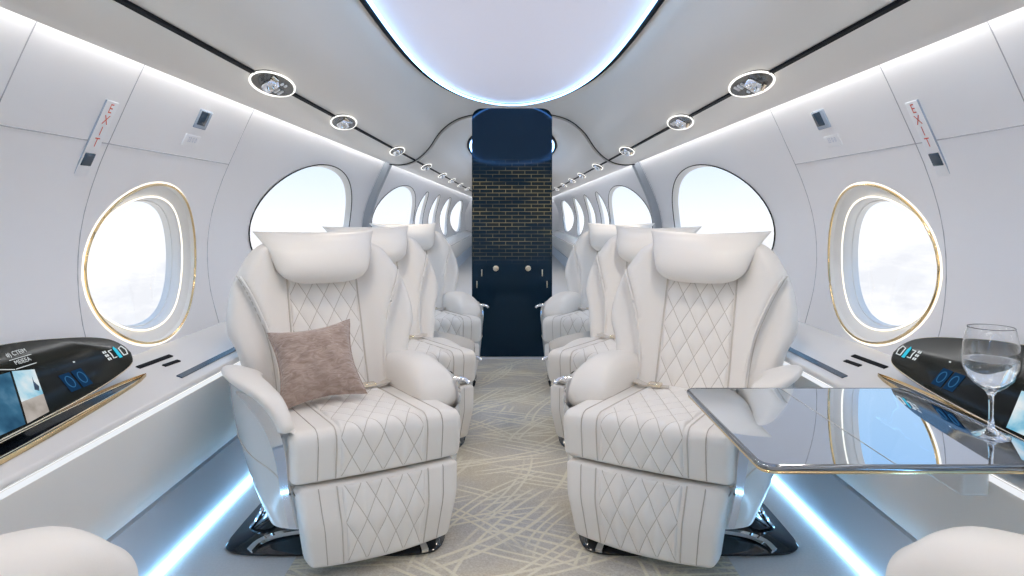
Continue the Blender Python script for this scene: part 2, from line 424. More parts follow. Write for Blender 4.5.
def wall(side):
    NZ = 15
    zs = lin(ZB, ZT, NZ); V, F = [], []
    parts = []
    yprev = Y0
    def plain(a, b):
        n = max(2, int((b - a) / .4) + 1)
        parts.append(sheet(lambda y, z: (side * wx(z), y, z), lin(a, b, n), zs))
    for yc, zc, a, b, p0, p1, st in WIN:
        if p0 > yprev + 1e-6: plain(yprev, p0)
        bd = []
        ny = 24
        bd += [(y, ZB) for y in lin(p0, p1, ny)[:-1]] + [(p1, z) for z in zs[:-1]] + [(y, ZT) for y in lin(p1, p0, ny)[:-1]] + [(p0, z) for z in reversed(zs[1:])]
        rings = []
        for k in range(8):
            t = k / 7; ring = []
            for (y, z) in bd:
                ang = math.atan2((z - zc) / b, (y - yc) / a)
                iy, iz = yc + a * math.cos(ang), zc + b * math.sin(ang)
                yy, zz = y + (iy - y) * t, z + (iz - z) * t
                ring.append((side * wx(zz), yy, zz))
            rings.append(ring)
        parts.append(loft(rings, cap=False)); yprev = p1
    plain(yprev, Y1)
    nm = 'wall_left' if side < 0 else 'wall_right'
    return tag(mesh(nm, join(*parts), M['wall'], weld=True), kind='structure')
wall(-1); wall(1)

wn = 1
for side in (-1, 1):
    for yc, zc, a, b, p0, p1, st in WIN:
        def ell(s, d, n=72, dz=0):
            out = []
            for k in range(n):
                t = 2 * PI * k / n; z = zc + b * math.sin(t)
                zs_ = zc + b * s * math.sin(t)
                out.append((side * (wx(z) + d), yc + (a - b * (1 - s)) * math.cos(t), zs_))
            return out
        if st == 's':
            prof = [(1.0, -.004), (.985, .012), (.93, .022), (.86, .034), (.835, .030), (.82, .036), (.81, .050), (.805, .062), (.79, .063), (.785, .085)]
            fr = mesh('window_%d' % wn, loft([ell(s, d) for s, d in prof], cap=False), M['ring'])
            mesh('gold_rim', tube(ell(1.0, -.005), .0042, 8, closed=True), M['gold'], fr)
            mesh('inner_rim', tube(ell(.845, .029), .003, 8, closed=True), M['led_ring'], fr)  # inner edge made to glow like the lit band on the reveal
            mesh('light_rim', tube(ell(1.03, -.001), .0035, 8, closed=True), M['led_ring'], fr)  # added glowing tube, imitates the halo at the ring's outer edge
            ps, pd = .79, .08
        else:
            prof = [(1.0, -.004), (.985, .012), (.975, .022), (.965, .040)]
            fr = mesh('window_%d' % wn, loft([ell(s, d) for s, d in prof], cap=False), M['ring'])
            mesh('dark_rim', tube(ell(1.0, -.004), .0033, 8, closed=True), M['dark'], fr)
            ps, pd = .968, .037
        tag(fr, kind='structure')
        e = ell(ps, pd); n = len(e)
        c = (side * (wx(zc) + pd), yc, zc); c2 = [tuple((Vector(p) + Vector(c)) / 2) for p in e]
        V = e + c2 + [c]; F = [(i, (i + 1) % n, n + (i + 1) % n, n + i) for i in range(n)] + [(n + i, n + (i + 1) % n, 2 * n) for i in range(n)]
        mesh('pane', (V, F), M['pane'], fr)
        wn += 1

# panel gaps on the walls
tn = 1
def gap(pts, side, r=.0018):
    global tn
    o = mesh('trim_%d' % tn, tube(pts, r, 6), M['seam']); tag(o, kind='structure'); tn += 1
for side in (-1, 1):
    for y in (1.60, 2.07, 2.95, 5.95):
        gap([(side * wx(z), y, z) for z in lin(ZB, ZT, 24)], side)
    gap([(side * wx(1.325), y, 1.325) for y in lin(Y0, 2.07, 20)], side)
    gap([(side * wx(1.325), y, 1.325) for y in lin(2.07, 2.95, 8)], side)
    # proud rib where the two cabin sections meet
    prof = lin(ZB, ZT, 20)
    rings = [[(side * (wx(z) + dx), y, z) for dx, y in ((.01, 5.98), (-.055, 6.0), (-.06, 6.03), (-.055, 6.10), (.01, 6.14))] for z in prof]
    o = mesh('trim_%d' % tn, loft(rings), pmat('rib_grey_%d' % tn, (.36, .39, .43), .35)); tag(o, kind='structure'); tn += 1

# ceilings
xs = lin(-1.05, 1.05, 81)
tag(mesh('ceiling', sheet(lambda x, y: (x, y, cz(abs(x))), xs, lin(Y0, YA, 40)), M['ceil']), kind='structure')
RS = .975
def czr(x): return HC + (cz(min(x / RS, 1.07)) - HC) * .975
xr = lin(-1.03, 1.03, 81)
tag(mesh('ceiling_rear', sheet(lambda x, y: (x, y, czr(abs(x))), xr, lin(YA, Y1, 40)), M['ceil']), kind='structure')
# step face of the arch + its dark line
V, F = sheet(lambda x, t: (x if t == 0 else x * 1.03 / 1.05, YA, cz(abs(x)) if t == 0 else czr(abs(x) * 1.03 / 1.05)), xs, [0, 1])
o = mesh('trim_%d' % tn, (V, F), M['ceil']); tag(o, kind='structure'); tn += 1
o = mesh('trim_%d' % tn, tube([(x, YA - .010, cz(abs(x)) - .006) for x in xs], .004, 8), M['dark']); tag(o, kind='structure'); tn += 1
# outer strip of ceiling closing the cove above the wall
for side in (-1, 1):
    V, F = sheet(lambda y, k: [(side * 1.05, y, 1.543), (side * 1.046, y, 1.552), (side * 1.03, y, 1.60), (side * 1.10, y, 1.605)][int(k)], lin(Y0, Y1, 12), [0, 1, 2, 3])
    o = mesh('trim_%d' % tn, (V, F), M['ceil'], smooth=False); tag(o, kind='structure'); tn += 1
# end walls
for nm, y in (('wall_rear', Y1), ('wall_front', Y0)):
    tag(mesh(nm, box(-1.32, 1.32, y, y + .05 if y > 0 else y - .05, -.02, 2.05), M['wall'], smooth=False), kind='structure')
# floor
tag(mesh('floor', box(-1.14, 1.14, Y0, Y1, -.04, 0), M['floor'], smooth=False), kind='structure')
FE = 5.40
def carp():
    pts = [(-.70, Y0 + .3), (.70, Y0 + .3), (.70, FE - .5)]
    pts += [(.70 * math.cos(t), FE - .5 + .46 * math.sin(t)) for t in lin(.15, PI - .15, 24)] + [(-.70, FE - .5)]
    return loft([[(x, y, .0005) for x, y in pts], [(x, y, .0038) for x, y in pts]])
tag(mesh('carpet_runner', carp(), M['carpet'], smooth=False), 'beige carpet runner with pale curving lines down the aisle', 'carpet')

def lz(L): return .582 + .33 * (L - 1.015)
# LED coves, baseboards, consoles
for side, nm in ((-1, 'left'), (1, 'right')):
    o = mesh('light_strip', sheet(lambda y, k: (side * (1.034 + .022 * k), y, 1.594 + .002 * k), lin(Y0, Y1, 10), [0, 1]), M['led'], smooth=False)
    tag(o, 'cool white light strip along the top of the %s cabin wall' % nm, 'light strip')
    o = mesh('light_strip', ribbon([(side * 1.090, y, .008) for y in lin(Y0, YA, 10)], .008, .010), M['led_floor'], smooth=False)
    tag(o, 'bluish white light strip on the floor at the foot of the %s side console' % nm, 'light strip')
    MIR = side
    tag(mesh('baseboard_' + nm, sheet(lambda y, k: [(1.10, y, 0), (1.080, y, .235), (1.12, y, .245)][int(k)], lin(Y0, Y1, 10), [0, 1, 2]), M['toe'], smooth=False), kind='structure')
    c = empty('side_console', (0, 0, 0)); tag(c, 'long cream side console with white ledge under the %s windows' % nm, 'console')
    # ledge top with a rounded lip
    lp = round_poly([(1.24, .656), (1.020, .583), (1.015, .569), (1.03, .560), (1.24, .61)], [0, .012, .008, 0, 0], 6)
    mesh('ledge_top', loft([[(x, y, z) for x, z in lp] for y in lin(Y0, Y1, 30)]), M['ledge'], c)
    mesh('front_panel', sheet(lambda y, k: [(1.022, y, .562), (1.023, y, .546), (1.030, y, .50), (1.048, y, .37), (1.066, y, .264), (1.078, y, .251), (1.12, y, .249)][int(k)], lin(Y0, Y1, 20), range(7)), M['front'], c)
    mesh('shadow_gap', sheet(lambda y, k: (1.12, y, .255 - .01 * k), lin(Y0, Y1, 4), [0, 1]), M['dark'], c)
    tag(mesh('light_strip', ribbon([(1.017, y, .556) for y in lin(Y0, YA, 10)], .007, .010), M['led_ledge'], c, smooth=False), 'white light line under the ledge lip')
    # vent slots on the ledge
    for (x0, y0, x1, y1, w) in ((1.173, 2.195, 1.166, 2.393, .016), (1.134, 2.28, 1.128, 2.37, .014)):
        mesh('vent_slot', ribbon([(x0, y0, lz(x0) + .001), (x1, y1, lz(x1) + .001)], w, .004, up=(-.33, 0, 1)), M['dark'], c, smooth=False)
    mesh('recess_slot', ribbon([(1.060, 2.23, lz(1.060) + .001), (1.067, 3.4, lz(1.067) + .001)], .020, .004, up=(-.33, 0, 1)), M['navy'], c, smooth=False)
    MIR = 1

# ------------------------------------------------------------------ ceiling oval
def oval(y, c, s, L0=.56):
    q = abs((y - c) / s); return L0 * math.sqrt(max(0, 1 - q ** 3))
def oval_light(name, c, s, zf, L0, label, n=90):
    e = empty(name, (0, c, 0)); tag(e, label, 'ceiling light')
    ys = [-s * math.cos(PI * k / n) for k in range(n + 1)]
    us = lin(-1, 1, 33)
    V, F = sheet(lambda y, u: (u * oval(y, 0, s, L0), y, zf(abs(u * oval(y, 0, s, L0))) - .010), ys, us)
    mesh('diffuser', (V, F), M['oval'], e, weld=True)
    loop = [(oval(y, 0, s, L0), y) for y in ys] + [(-oval(y, 0, s, L0), y) for y in reversed(ys[1:-1])]
    mesh('dark_rim', tube([(x * 1.012, y * 1.003, zf(abs(x)) - .012) for x, y in loop], .014, 10, closed=True), M['dark'], e)
    tag(mesh('rim_light', tube([(x * (1 - .018 / L0), y * (1 - .02 / s), zf(abs(x)) - .024) for x, y in loop], .0065, 8, closed=True), M['led_blue'], e), 'glowing blue line inside the rim')
    return e
oval_light('oval_ceiling_light', 2.2, 3.27, cz, .525, 'long oval luminous ceiling panel with dark rim over the front seats')
oval_light('oval_ceiling_light', 8.6, 1.9, czr, .50, 'smaller oval luminous ceiling panel behind the dark partition')

# dark ceiling tracks and reading lights
TX = .83
for side in (-1, 1):
    for zf, a, b in ((cz, Y0, YA), (czr, YA, Y1)):
        x = TX if zf is cz else TX * RS
        o = mesh('trim_%d' % tn, ribbon([(side * x, y, zf(x) - .002) for y in lin(a, b, 12)], .017, .008, up=(0, 0, 1)), M['dark'], smooth=False); tag(o, kind='structure'); tn += 1

def reading_light():
    r = empty('reading_light')
    def el(a, b, z, n=48): return [(b * math.cos(2 * PI * k / n), a * math.sin(2 * PI * k / n), z) for k in range(n)]
    mesh('backplate', loft([el(.188, .046, .006), el(.188, .046, -.004), el(.184, .043, -.008)]), M['fixture'], r)
    tag(mesh('glow_ring', tube(el(.192, .049, -.006), .0036, 8, closed=True), M['lamp'], r), 'glowing white ring')
    # swivelling spot
    sp = mesh('spot_head', xf(lathe([(0, .03), (.022, .03), (.032, .018), (.036, 0), (.034, -.018), (.028, -.028), (.022, -.03), (.020, -.022), (0, -.020)], 28), Matrix.Translation((0, -.055, -.014)) @ Matrix.Rotation(.45, 4, 'X') @ Matrix.Scale(.82, 4)), M['chrome'], r)
    mesh('lens', xf(lathe([(.020, 0), (.012, -.004), (0, -.005)], 20), Matrix.Translation((0, -.048, -.031)) @ Matrix.Rotation(.45, 4, 'X') @ Matrix.Scale(.82, 4)), M['glass'], sp)
    mesh('bracket', tube([(.026, -.085, -.006), (.031, -.065, -.022), (.026, -.04, -.008)], .005, 8), M['brass'], r)
    for k in range(3):
        mesh('button', box(-.026, -.002, .018 + k * .036, .034 + k * .036, -.014, -.006, .003), M['white'], r)
    for k in range(2):
        mesh('indicator', lathe([(0, -.014), (.006, -.013), (.008, -.006)], 12, (.02, .03 + k * .036, 0)), M['white'], r)
    la = bpy.data.lights.new('reading_lamp', 'SPOT'); la.energy = LAMP; la.color = (1.0, .875, .74); la.spot_size = 2.7; la.spot_blend = 1; la.shadow_soft_size = .07
    lo = link(bpy.data.objects.new('reading_lamp', la), r); lo.location = (0, -.03, -.075)
    return r
LAMP = 9.6
spots = [-1.9, -.8, .20, 1.12, 2.43, 3.45, 5.05, 6.6, 8.1, 9.4, 10.9, 12.6]  # first four are unseen, added to light the seat fronts
ORD = ['far behind the viewer', 'behind the viewer', 'just behind the viewer', 'overhead outside the view', 'nearest of those in view', 'second of those in view', 'just in front of the arch', 'first beyond the arch', 'second beyond the arch', 'third beyond the arch', 'fourth beyond the arch', 'farthest down the cabin']
proto = None
for side, nm in ((-1, 'left'), (1, 'right')):
    for y, od in zip(spots, ORD):
        if proto is None: proto = o = reading_light()
        else: o = copy_tree(proto)
        zf, x = (cz, TX) if y < YA else (czr, TX * RS)
        sl = (zf(x + .03) - zf(x - .03)) / .06
        nrm = Vector((-sl * side, 0, 1)).normalized()
        ay = Vector((0, 1, 0)); ax = ay.cross(nrm).normalized()
        o.matrix_world = Matrix.Translation((side * x, y, zf(x) - .003)) @ Matrix((ax, ay, nrm)).transposed().to_4x4()
        tag(o, 'oval reading light on the %s ceiling track, %s' % (nm, od), 'reading light', 'reading lights along the ceiling tracks')

# ------------------------------------------------------------------ partition at the end of the aisle
PY = 5.44
pl = round_poly([(-.312, .004), (.312, .004), (.312, 1.935), (-.312, 1.935)], [.004, .004, .09, .09], 10)
ins = inset(pl, .006)
d = mesh('door_1', loft([[(x, PY + .006, z) for x, z in pl], [(x, PY + .05, z) for x, z in pl]]), M['partition'], sharp=25)
d2 = loft([[(x, PY, z) for x, z in ins], [(x, PY + .006, z) for x, z in pl]])
tag(d, kind='structure')
bm = bmesh.new(); bm.from_mesh(d.data)
bm.free()
for sx in (-1, 1):
    mesh('knob', xf(lathe([(0, .022), (.010, .022), (.012, .016), (.022, .014), (.026, .006), (.026, 0)], 24), Matrix.Translation((sx * .125, PY + .006, .69)) @ Matrix.Rotation(PI / 2, 4, 'X')), M['brass'], d)
    for dx, z, h in ((.235, .655, .028), (.272, .565, .028)):  # small upright brass bars on the panel face
        mesh('latch', box(sx * dx - .005, sx * dx + .005, PY - .006, PY + .01, z - h, z + h, .003), M['brass'], d)
    for dx, z in ((.225, .40), (.282, .31)):  # small chrome discs low on the panel face
        mesh('stud', xf(lathe([(0, .010), (.009, .008), (.011, 0)], 14), Matrix.Translation((sx * dx, PY + .006, z)) @ Matrix.Rotation(PI / 2, 4, 'X')), M['chrome'], d)

# ------------------------------------------------------------------ armchair
bw = interp([(.36, .27), (.44, .295), (.52, .315), (.60, .335), (.68, .366), (.78, .358), (.87, .328), (.93, .292), (.965, .265), (.99, .225), (1.0, .18)])
rx_ = interp([(.36, .20), (.44, .20), (.54, .205), (.65, .222), (.74, .252), (.82, .285), (.88, .315), (1.0, .36)])
ZR = max(z for z in lin(.5, .95, 200) if rx_(z) < bw(z) - .012)
def back_y(z): return .222 + (z - .42) * .385
def back_front(x, z):
    ax = abs(x); w = bw(z); r = .06
    f = -.052 * sstep(.13, .25, ax) + .012 * sstep(.0, .13, .13 - ax) * 0
    
    fade = sstep(.005, .05, w - rx_(z))
    f += fade * (.038 * sstep(rx_(z) - .004, rx_(z) + .02, ax) - .03 * sstep(rx_(z) + .02, max(w, rx_(z) + .03), ax))
    dl = w - ax
    if dl < r: f += r - math.sqrt(max(0, r * r - (r - max(dl, 0)) ** 2))
    top = 1.0 - z
    if top < .035: f += (.035 - math.sqrt(max(0, .035 ** 2 - (.035 - max(top, 0)) ** 2)))
    return f
def bp(x, z, off=0): return (x, back_y(z) + back_front(x, z) - off, z)

def quilt_d(x, s):
    u, v = x / QX + s / QS, x / QX - s / QS
    return .0078 * (abs(math.sin(PI * u)) * abs(math.sin(PI * v))) ** .55

def quilt_on_path(path, hw, name, parent, warp=None):
    rs = poly_resample(path, .0045)
    P = [p for p, _ in rs]; S = [s for _, s in rs]; nrm = []
    for i in range(len(P)):
        a, b = Vector(P[max(i - 1, 0)]), Vector(P[min(i + 1, len(P) - 1)])
        t = (b - a).normalized(); nrm.append((-t.y, t.x))     # outward for a path that climbs the front
    xs_ = lin(-hw, hw, 61)
    def pt(i, x):
        i = int(i); e = min(1, (hw - abs(x)) / .006, S[i] / .006, (S[-1] - S[i]) / .006)
        d = -.002 + (.0032 + quilt_d(x, S[i])) * max(e, 0)
        p = (x, P[i][0] + nrm[i][0] * d, P[i][1] + nrm[i][1] * d)
        return warp(p) if warp else p
    o = mesh(name, sheet(pt, range(len(P)), xs_, lambda i, x: (x / QX, S[int(i)] / QS)), M['quilt'], parent)
    return o

def armchair(m):
    global MIR
    MIR = m
    R = empty('armchair')
    # pedestal
    def sec(hx, y0, y1, z, cx=0, ex=3.2, n=40):
        out = []
        for k in range(n):
            t = 2 * PI * k / n; c_, s_ = math.cos(t), math.sin(t)
            out.append((cx + hx * math.copysign(abs(c_) ** (2 / ex), c_), (y0 + y1) / 2 + (y1 - y0) / 2 * math.copysign(abs(s_) ** (2 / ex), s_), z))
        return out
    ped = mesh('pedestal', loft([sec(.362, -.205, .25, .0, cx=-.028, ex=7), sec(.366, -.21, .255, .008, cx=-.028, ex=7), sec(.360, -.203, .25, .016, cx=-.028, ex=7), sec(.325, -.165, .23, .028, ex=5), sec(.285, -.10, .21, .06, ex=4), sec(.262, -.06, .19, .11, ex=4), sec(.25, -.06, .18, .18, ex=4), sec(.25, -.08, .19, .30)]), M['black'], R)
    mesh('chrome_arc', ribbon(catmull([(-.285, -.208, .018), (-.265, -.175, .032), (-.215, -.145, .042), (-.12, -.128, .050), (0, -.122, .052), (.12, -.128, .050), (.215, -.145, .042), (.265, -.175, .032), (.285, -.208, .018)], 4), .022, .012), M['chrome'], ped)
    for s in (-1, 1):
        mesh('chrome_loop', tube(catmull([(s * .335, -.06, .030), (s * .305, -.09, .065), (s * .280, -.085, .115), (s * .276, -.05, .12), (s * .30, -.035, .070), (s * .335, -.06, .030)], 5), .007, 8), M['chrome'], ped)
    # outer shell (bucket under the arms)
    ztop = interp([(-.30, .43), (-.245, .455), (-.20, .515), (-.13, .545), (-.03, .562), (.1, .562), (.3, .55), (.45, .54)])
    half = catmull([(0, -.262, 0), (.15, -.262, 0), (.255, -.262, 0), (.285, -.252, 0), (.325, -.20, 0), (.373, -.10, 0), (.392, .01, 0), (.390, .12, 0), (.36, .25, 0), (.31, .35, 0), (.17, .40, 0), (0, .41, 0)], 5)
    plan = [(-x, y) for x, y, _ in half] + [(x, y) for x, y, _ in reversed(half[1:-1])]
    rings = []
    for k in lin(0, 1, 18):
        q = math.sin(k ** .75 * PI / 2); sx = .80 + .20 * q; sy = .22 + .78 * q; ring = []
        for x, y in plan:
            yy = -.262 + (y + .262) * sy + .02 * (1 - q)
            zt = ztop(yy) if x < 0 else min(ztop(yy), .45)
            if abs(x) < .20: zt = min(zt, .40)
            if yy > .2: zt = min(zt, .50)
            zl = .14 + .30 * (yy + .24)
            ring.append((x * sx, yy, zl + (zt - zl) * k))
        rings.append(ring)
    sv, sf = loft(rings, cap=False); sf.append(tuple(reversed(range(len(rings[0])))))
    sh = mesh('side_shell', (sv, sf), M['shell'], R, sharp=60)
    mesh('shell_seam', tube([(p[0] * 1.001, p[1], p[2]) for p in rings[8]], .0028, 6, closed=True), M['piping'], sh)
    # cushion
    loop = round_poly([(-.300, .298), (-.318, .455), (.27, .437), (.27, .30)], [.022, .05, .03, .02], 9)
    def cw(p): # soft crown and slight front bow
        x, y, z = p
        q = 1 - (x / .28) ** 2
        return (x, y - .014 * q * sstep(.1, -.3, y), z + .008 * q * sstep(.40, .45, z))
    cu = mesh('seat_cushion', loft_x(loop, .284, .028, cw, mid=14), M['leather'], R)
    fi = [p for p in loop]
    # climbing path: front bottom -> top rear
    fr_ = [p for p in loop if p[0] < -.25 and p[1] > .302 and not (p[1] < .33 and p[0] > -.296)]
    path = sorted([p for p in fr_ if p[1] < .43], key=lambda p: p[1]) + sorted([p for p in fr_ if p[1] >= .43], key=lambda p: p[0])
    path = path + [(path[-1][0] + (.19 - path[-1][0]) * k / 8, path[-1][1] + (.4395 - path[-1][1]) * k / 8) for k in range(1, 9)]
    quilt_on_path(path, .138, 'quilted_panel', cu, cw)
    for x in (-.205, -.150, .150, .205):
        off = [(x, y - .0012, z + .0006) for y, z in path]
        mesh('seam', tube([cw(p) for p in off], .0015 if abs(x) > .17 else .0022, 6), M['thread'] if abs(x) > .17 else M['piping'], cu)
    # leg rest
    lr = round_poly([(-.262, .045), (-.318, .050), (-.338, .18), (-.312, .290), (-.24, .290), (-.23, .06)], [.02, .022, .12, .018, .015, .02], 8)
    def lw(p):
        x, y, z = p; q = 1 - (x / .27) ** 2
        return (x * (1 - .13 * sstep(.30, .03, z)), y - .016 * q, z - .012 * q * sstep(.12, .04, z))
    le = mesh('leg_rest', loft_x(lr, .268, .024, lw, mid=14), M['leather'], R)
    lpth = [p for p in lr if p[0] < -.283 and p[1] < .287 and p[1] > .058]
    lpth = sorted(lpth, key=lambda p: p[1])
    quilt_on_path(lpth, .138, 'quilted_panel', le, lw)
    for x in (-.205, -.150, .150, .205):
        mesh('seam', tube([lw((x, y - .0012, z)) for y, z in lpth], .0015 if abs(x) > .17 else .0022, 6), M['thread'] if abs(x) > .17 else M['piping'], le)
    # backrest
    rings = []
    zs = lin(.36, .93, 30) + [.945, .96, .972, .982, .990, .996, .9995]
    for z in zs:
        w = bw(z); ring = []
        cs = [math.sin(PI / 2 * t) for t in lin(-1, 1, 57)]
        fr = [(c_ * w, back_y(z) + back_front(c_ * w, z), z) for c_ in cs]
        thick = .135 * math.sqrt(max(0, min(1, (1.0 - z) / .09))) + .0
        ed = back_front(w, z)
        bk = []
        for c_ in reversed(cs[1:-1]):
            f = back_front(c_ * w, z)
            bk.append((c_ * w, back_y(z) + max(f + .004, ed + (thick) * (1 - abs(c_) ** 2.6)), z))
        rings.append(fr + bk)
    ba = mesh('backrest', loft(rings), M['leather'], R, sharp=70)
    # quilted insert
    zq = lin(.44, .875, 100); xq = lin(-.134, .134, 61)
    def qp(z, x):
        s = (z - .44) * 1.05
        e = max(0, min(1, (.134 - abs(x)) / .006)); return bp(x, z, -.002 + (.004 + quilt_d(x, s)) * e)
    mesh('quilted_panel', sheet(qp, zq, xq, lambda z, x: (x / QX, (z - .44) * 1.05 / QS)), M['quilt'], ba)
    for s in (-1, 1):
        mesh('seam', tube([bp(s * .139, z, .002) for z in lin(.42, .88, 30)], .0032, 6), M['piping'], ba)
        mesh('piping', tube([bp(s * (rx_(z) + .002), z, .003) for z in lin(.42, ZR, 36)], .0045, 6), M['leather'], ba)
        mesh('seam', tube([bp(s * (rx_(z) + .010), z, .0) for z in lin(.42, ZR, 36)], .0026, 6), M['piping'], ba)
    # headrest
    hwf = interp([(.838, .10), (.845, .135), (.86, .160), (.885, .177), (.92, .190), (.96, .204), (1.0, .222), (1.025, .236), (1.045, .25)])
    hz = [.838, .841, .846, .853, .862] + lin(.875, 1.0, 12) + [1.012, 1.022, 1.031, 1.038, 1.043, 1.046]
    rings = []
    for z in hz:
        q = (z - .838) / (1.046 - .838); hw = hwf(z); ring = []
        bul = .020 + .072 * (math.sin(PI * min(q * 1.0, 1)) ** .6) * (1 - .35 * q)
        if q > .999 or q < .001: bul *= .55
        n = 64
        for k in range(n):
            t = 2 * PI * k / n; c_, s_ = math.cos(t), math.sin(t)
            x = hw * math.copysign(abs(c_) ** .75, c_); dpt = math.copysign(abs(s_) ** .75, s_)
            wing = .055 * (abs(x) / .25) ** 3 * sstep(.1, 1, q) - .008
            zz = z - .016 * (1 - (x / .27) ** 2) * sstep(.75, 1, q) + .02 * (abs(x) / .2) ** 2.5 * sstep(.3, 0, q)
            yb = back_y(min(z, .99)) - .030 + (.03 * sstep(.6, 1, q))
            y = yb + wing + (dpt * bul if dpt < 0 else dpt * (.045 - .02 * q))
            ring.append((x, y, zz))
        rings.append(ring)
    hr = mesh('headrest', loft(rings), M['leather'], R, sharp=80)
    # inboard arm pad: a plump loaf
    rings = []
    for k in range(25):
        t = k / 24; y = .30 - .44 * t
        e = math.sqrt(max(0.0, 1 - max(0, (t - .72) / .28) ** 2.4)) if t > .72 else 1
        e = max(e, .02); e2 = math.sqrt(max(.0, 1 - max(0, (.06 - t) / .06) ** 2)); e2 = max(e2, .05); ee = min(e, .2 + .8 * e2)
        zt = .530 + .042 * math.sin(PI * min(1, t * 1.0 + .08)) ** .7; zb = .40; n = 36; ring = []
        cx, cz_, hx, hz_ = .282, (zt + zb) / 2, .080 * (.62 + .38 * ee), (zt - zb) / 2 * (.30 + .70 * ee)
        if ee < .04: hx *= .6; hz_ *= .5
        for j in range(n):
            a = 2 * PI * j / n; c_, s_ = math.cos(a), math.sin(a)
            ring.append((cx + hx * math.copysign(abs(c_) ** .72, c_), y, cz_ - (1 - ee) * .03 + hz_ * math.copysign(abs(s_) ** .72, s_)))
        rings.append(ring)
    ap = mesh('arm_pad', loft(rings), M['leather'], R, sharp=80)
    mesh('chrome_trim', ribbon(catmull([(.356, .04, .515), (.364, -.04, .505), (.364, -.09, .475), (.356, -.118, .43), (.348, -.122, .36)], 5), lambda i: .012, lambda i: .030 - .008 * abs(i - 10) / 10, up=(.3, -.9, .3)), M['chrome'], ap)
    lv = mesh('recline_lever', tube(catmull([(.355, -.06, .49), (.38, -.09, .50), (.398, -.11, .495), (.404, -.12, .485)], 4), lambda i: .012 - .0004 * i, 10), M['chrome'], ap)
    # outboard arm: a sweeping cap
    pth = catmull([(-.322, .20, .550), (-.345, .13, .566), (-.360, .06, .574), (-.363, -.03, .576), (-.350, -.115, .568), (-.322, -.19, .545), (-.300, -.25, .503), (-.290, -.282, .458)], 5)
    nn = len(pth)
    rings = []
    for i, p in enumerate(pth):
        t = i / (nn - 1); P = Vector(p); T = (Vector(pth[min(i + 1, nn - 1)]) - Vector(pth[max(i - 1, 0)])).normalized()
        a = T.cross(Vector((.30, 0, 1))).normalized(); b = a.cross(T).normalized()
        e = min(1, math.sqrt(max(.0, 1 - max(0, 1 - t / .14) ** 2)) + .15) * min(1, math.sqrt(max(0, 1 - max(0, (t - .9) / .1) ** 2)) + .25)
        wd, th = .066 * e * (1 - .58 * sstep(.45, 1, t)), .018 * e
        rings.append([tuple(P + a * (wd * math.copysign(abs(math.cos(q)) ** .8, math.cos(q))) + b * (th * math.copysign(abs(math.sin(q)) ** .8, math.sin(q)))) for q in [2 * PI * j / 28 for j in range(28)]])
    ac = mesh('arm_cap', loft(rings), M['leather'], R, sharp=80)
    mesh('chrome_trim', ribbon(catmull([(-.392, -.060, .545), (-.372, -.130, .535), (-.343, -.205, .505), (-.318, -.252, .450), (-.302, -.268, .38), (-.289, -.272, .27), (-.266, -.268, .165)], 6), lambda i: .008 + .036 * sstep(0, 12, i) - .018 * sstep(18, 34, i), lambda i: .010, up=(-.75, -.6, .1)), M['chrome'], ac)
    inner = pth
    V, F = sheet(lambda i, k: (inner[int(i)][0] + (.012 + (-.262 - inner[int(i)][0]) * sstep(0, 1, k)) * (1 if k > 0 else 0), inner[int(i)][1], inner[int(i)][2] + (.425 - inner[int(i)][2]) * k ** 1.6), range(len(inner)), lin(0, 1, 8))
    mesh('arm_lining', (V, F), M['leather'], R)
    # lap belt
    be = mesh('lap_belt', ribbon(catmull([(.225, .20, .462), (.17, .15, .461), (.12, .14, .459), (.06, .15, .459)], 5), .036, .004), M['piping'], R)
    mesh('buckle', box(.085, .135, .122, .158, .458, .472, .004), M['brass'], be)
    MIR = 1
    return R

TH = math.radians(30.5)
pA, pB = armchair(1), armchair(-1)
def seat(proto, x, y, rz, label, first=False, arm=0):
    o = proto if first else copy_tree(proto)
    o.location = (x, y, .0042); o.rotation_euler = (0, 0, rz)
    for ch in [c for c in bpy.data.objects if c.parent == o and c.name.startswith('pedestal')]: ch.rotation_euler.z = -rz
    for ch in [c for c in bpy.data.objects if c.parent == o and c.name.startswith('arm_pad')]: ch.location.z = arm
    tag(o, label, 'armchair', 'cream leather cabin armchairs')
SX, SY = .567, 2.482
seat(pA, -SX, SY, TH, 'cream quilted leather armchair holding the brown pillow', True)
seat(pB, SX, SY, -TH, 'cream quilted leather armchair half behind the glossy table', True)
for s, p, nm, w in ((-1, pA, 'left', 'pillow chair'), (1, pB, 'right', 'table chair')):
    seat(p, s * SX, SY + 1.02, -s * TH, 'cream leather armchair directly behind the %s in the %s row' % (w, nm), arm=-.13)
    seat(p, s * .575, SY + 2.12, -s * math.radians(25), 'cream leather armchair beside the dark partition, last of the %s row' % nm)
    seat(p, s * .455, .885, -s * math.radians(151), 'cream leather armchair cut off by the photo bottom, %s corner' % nm, arm=.085)

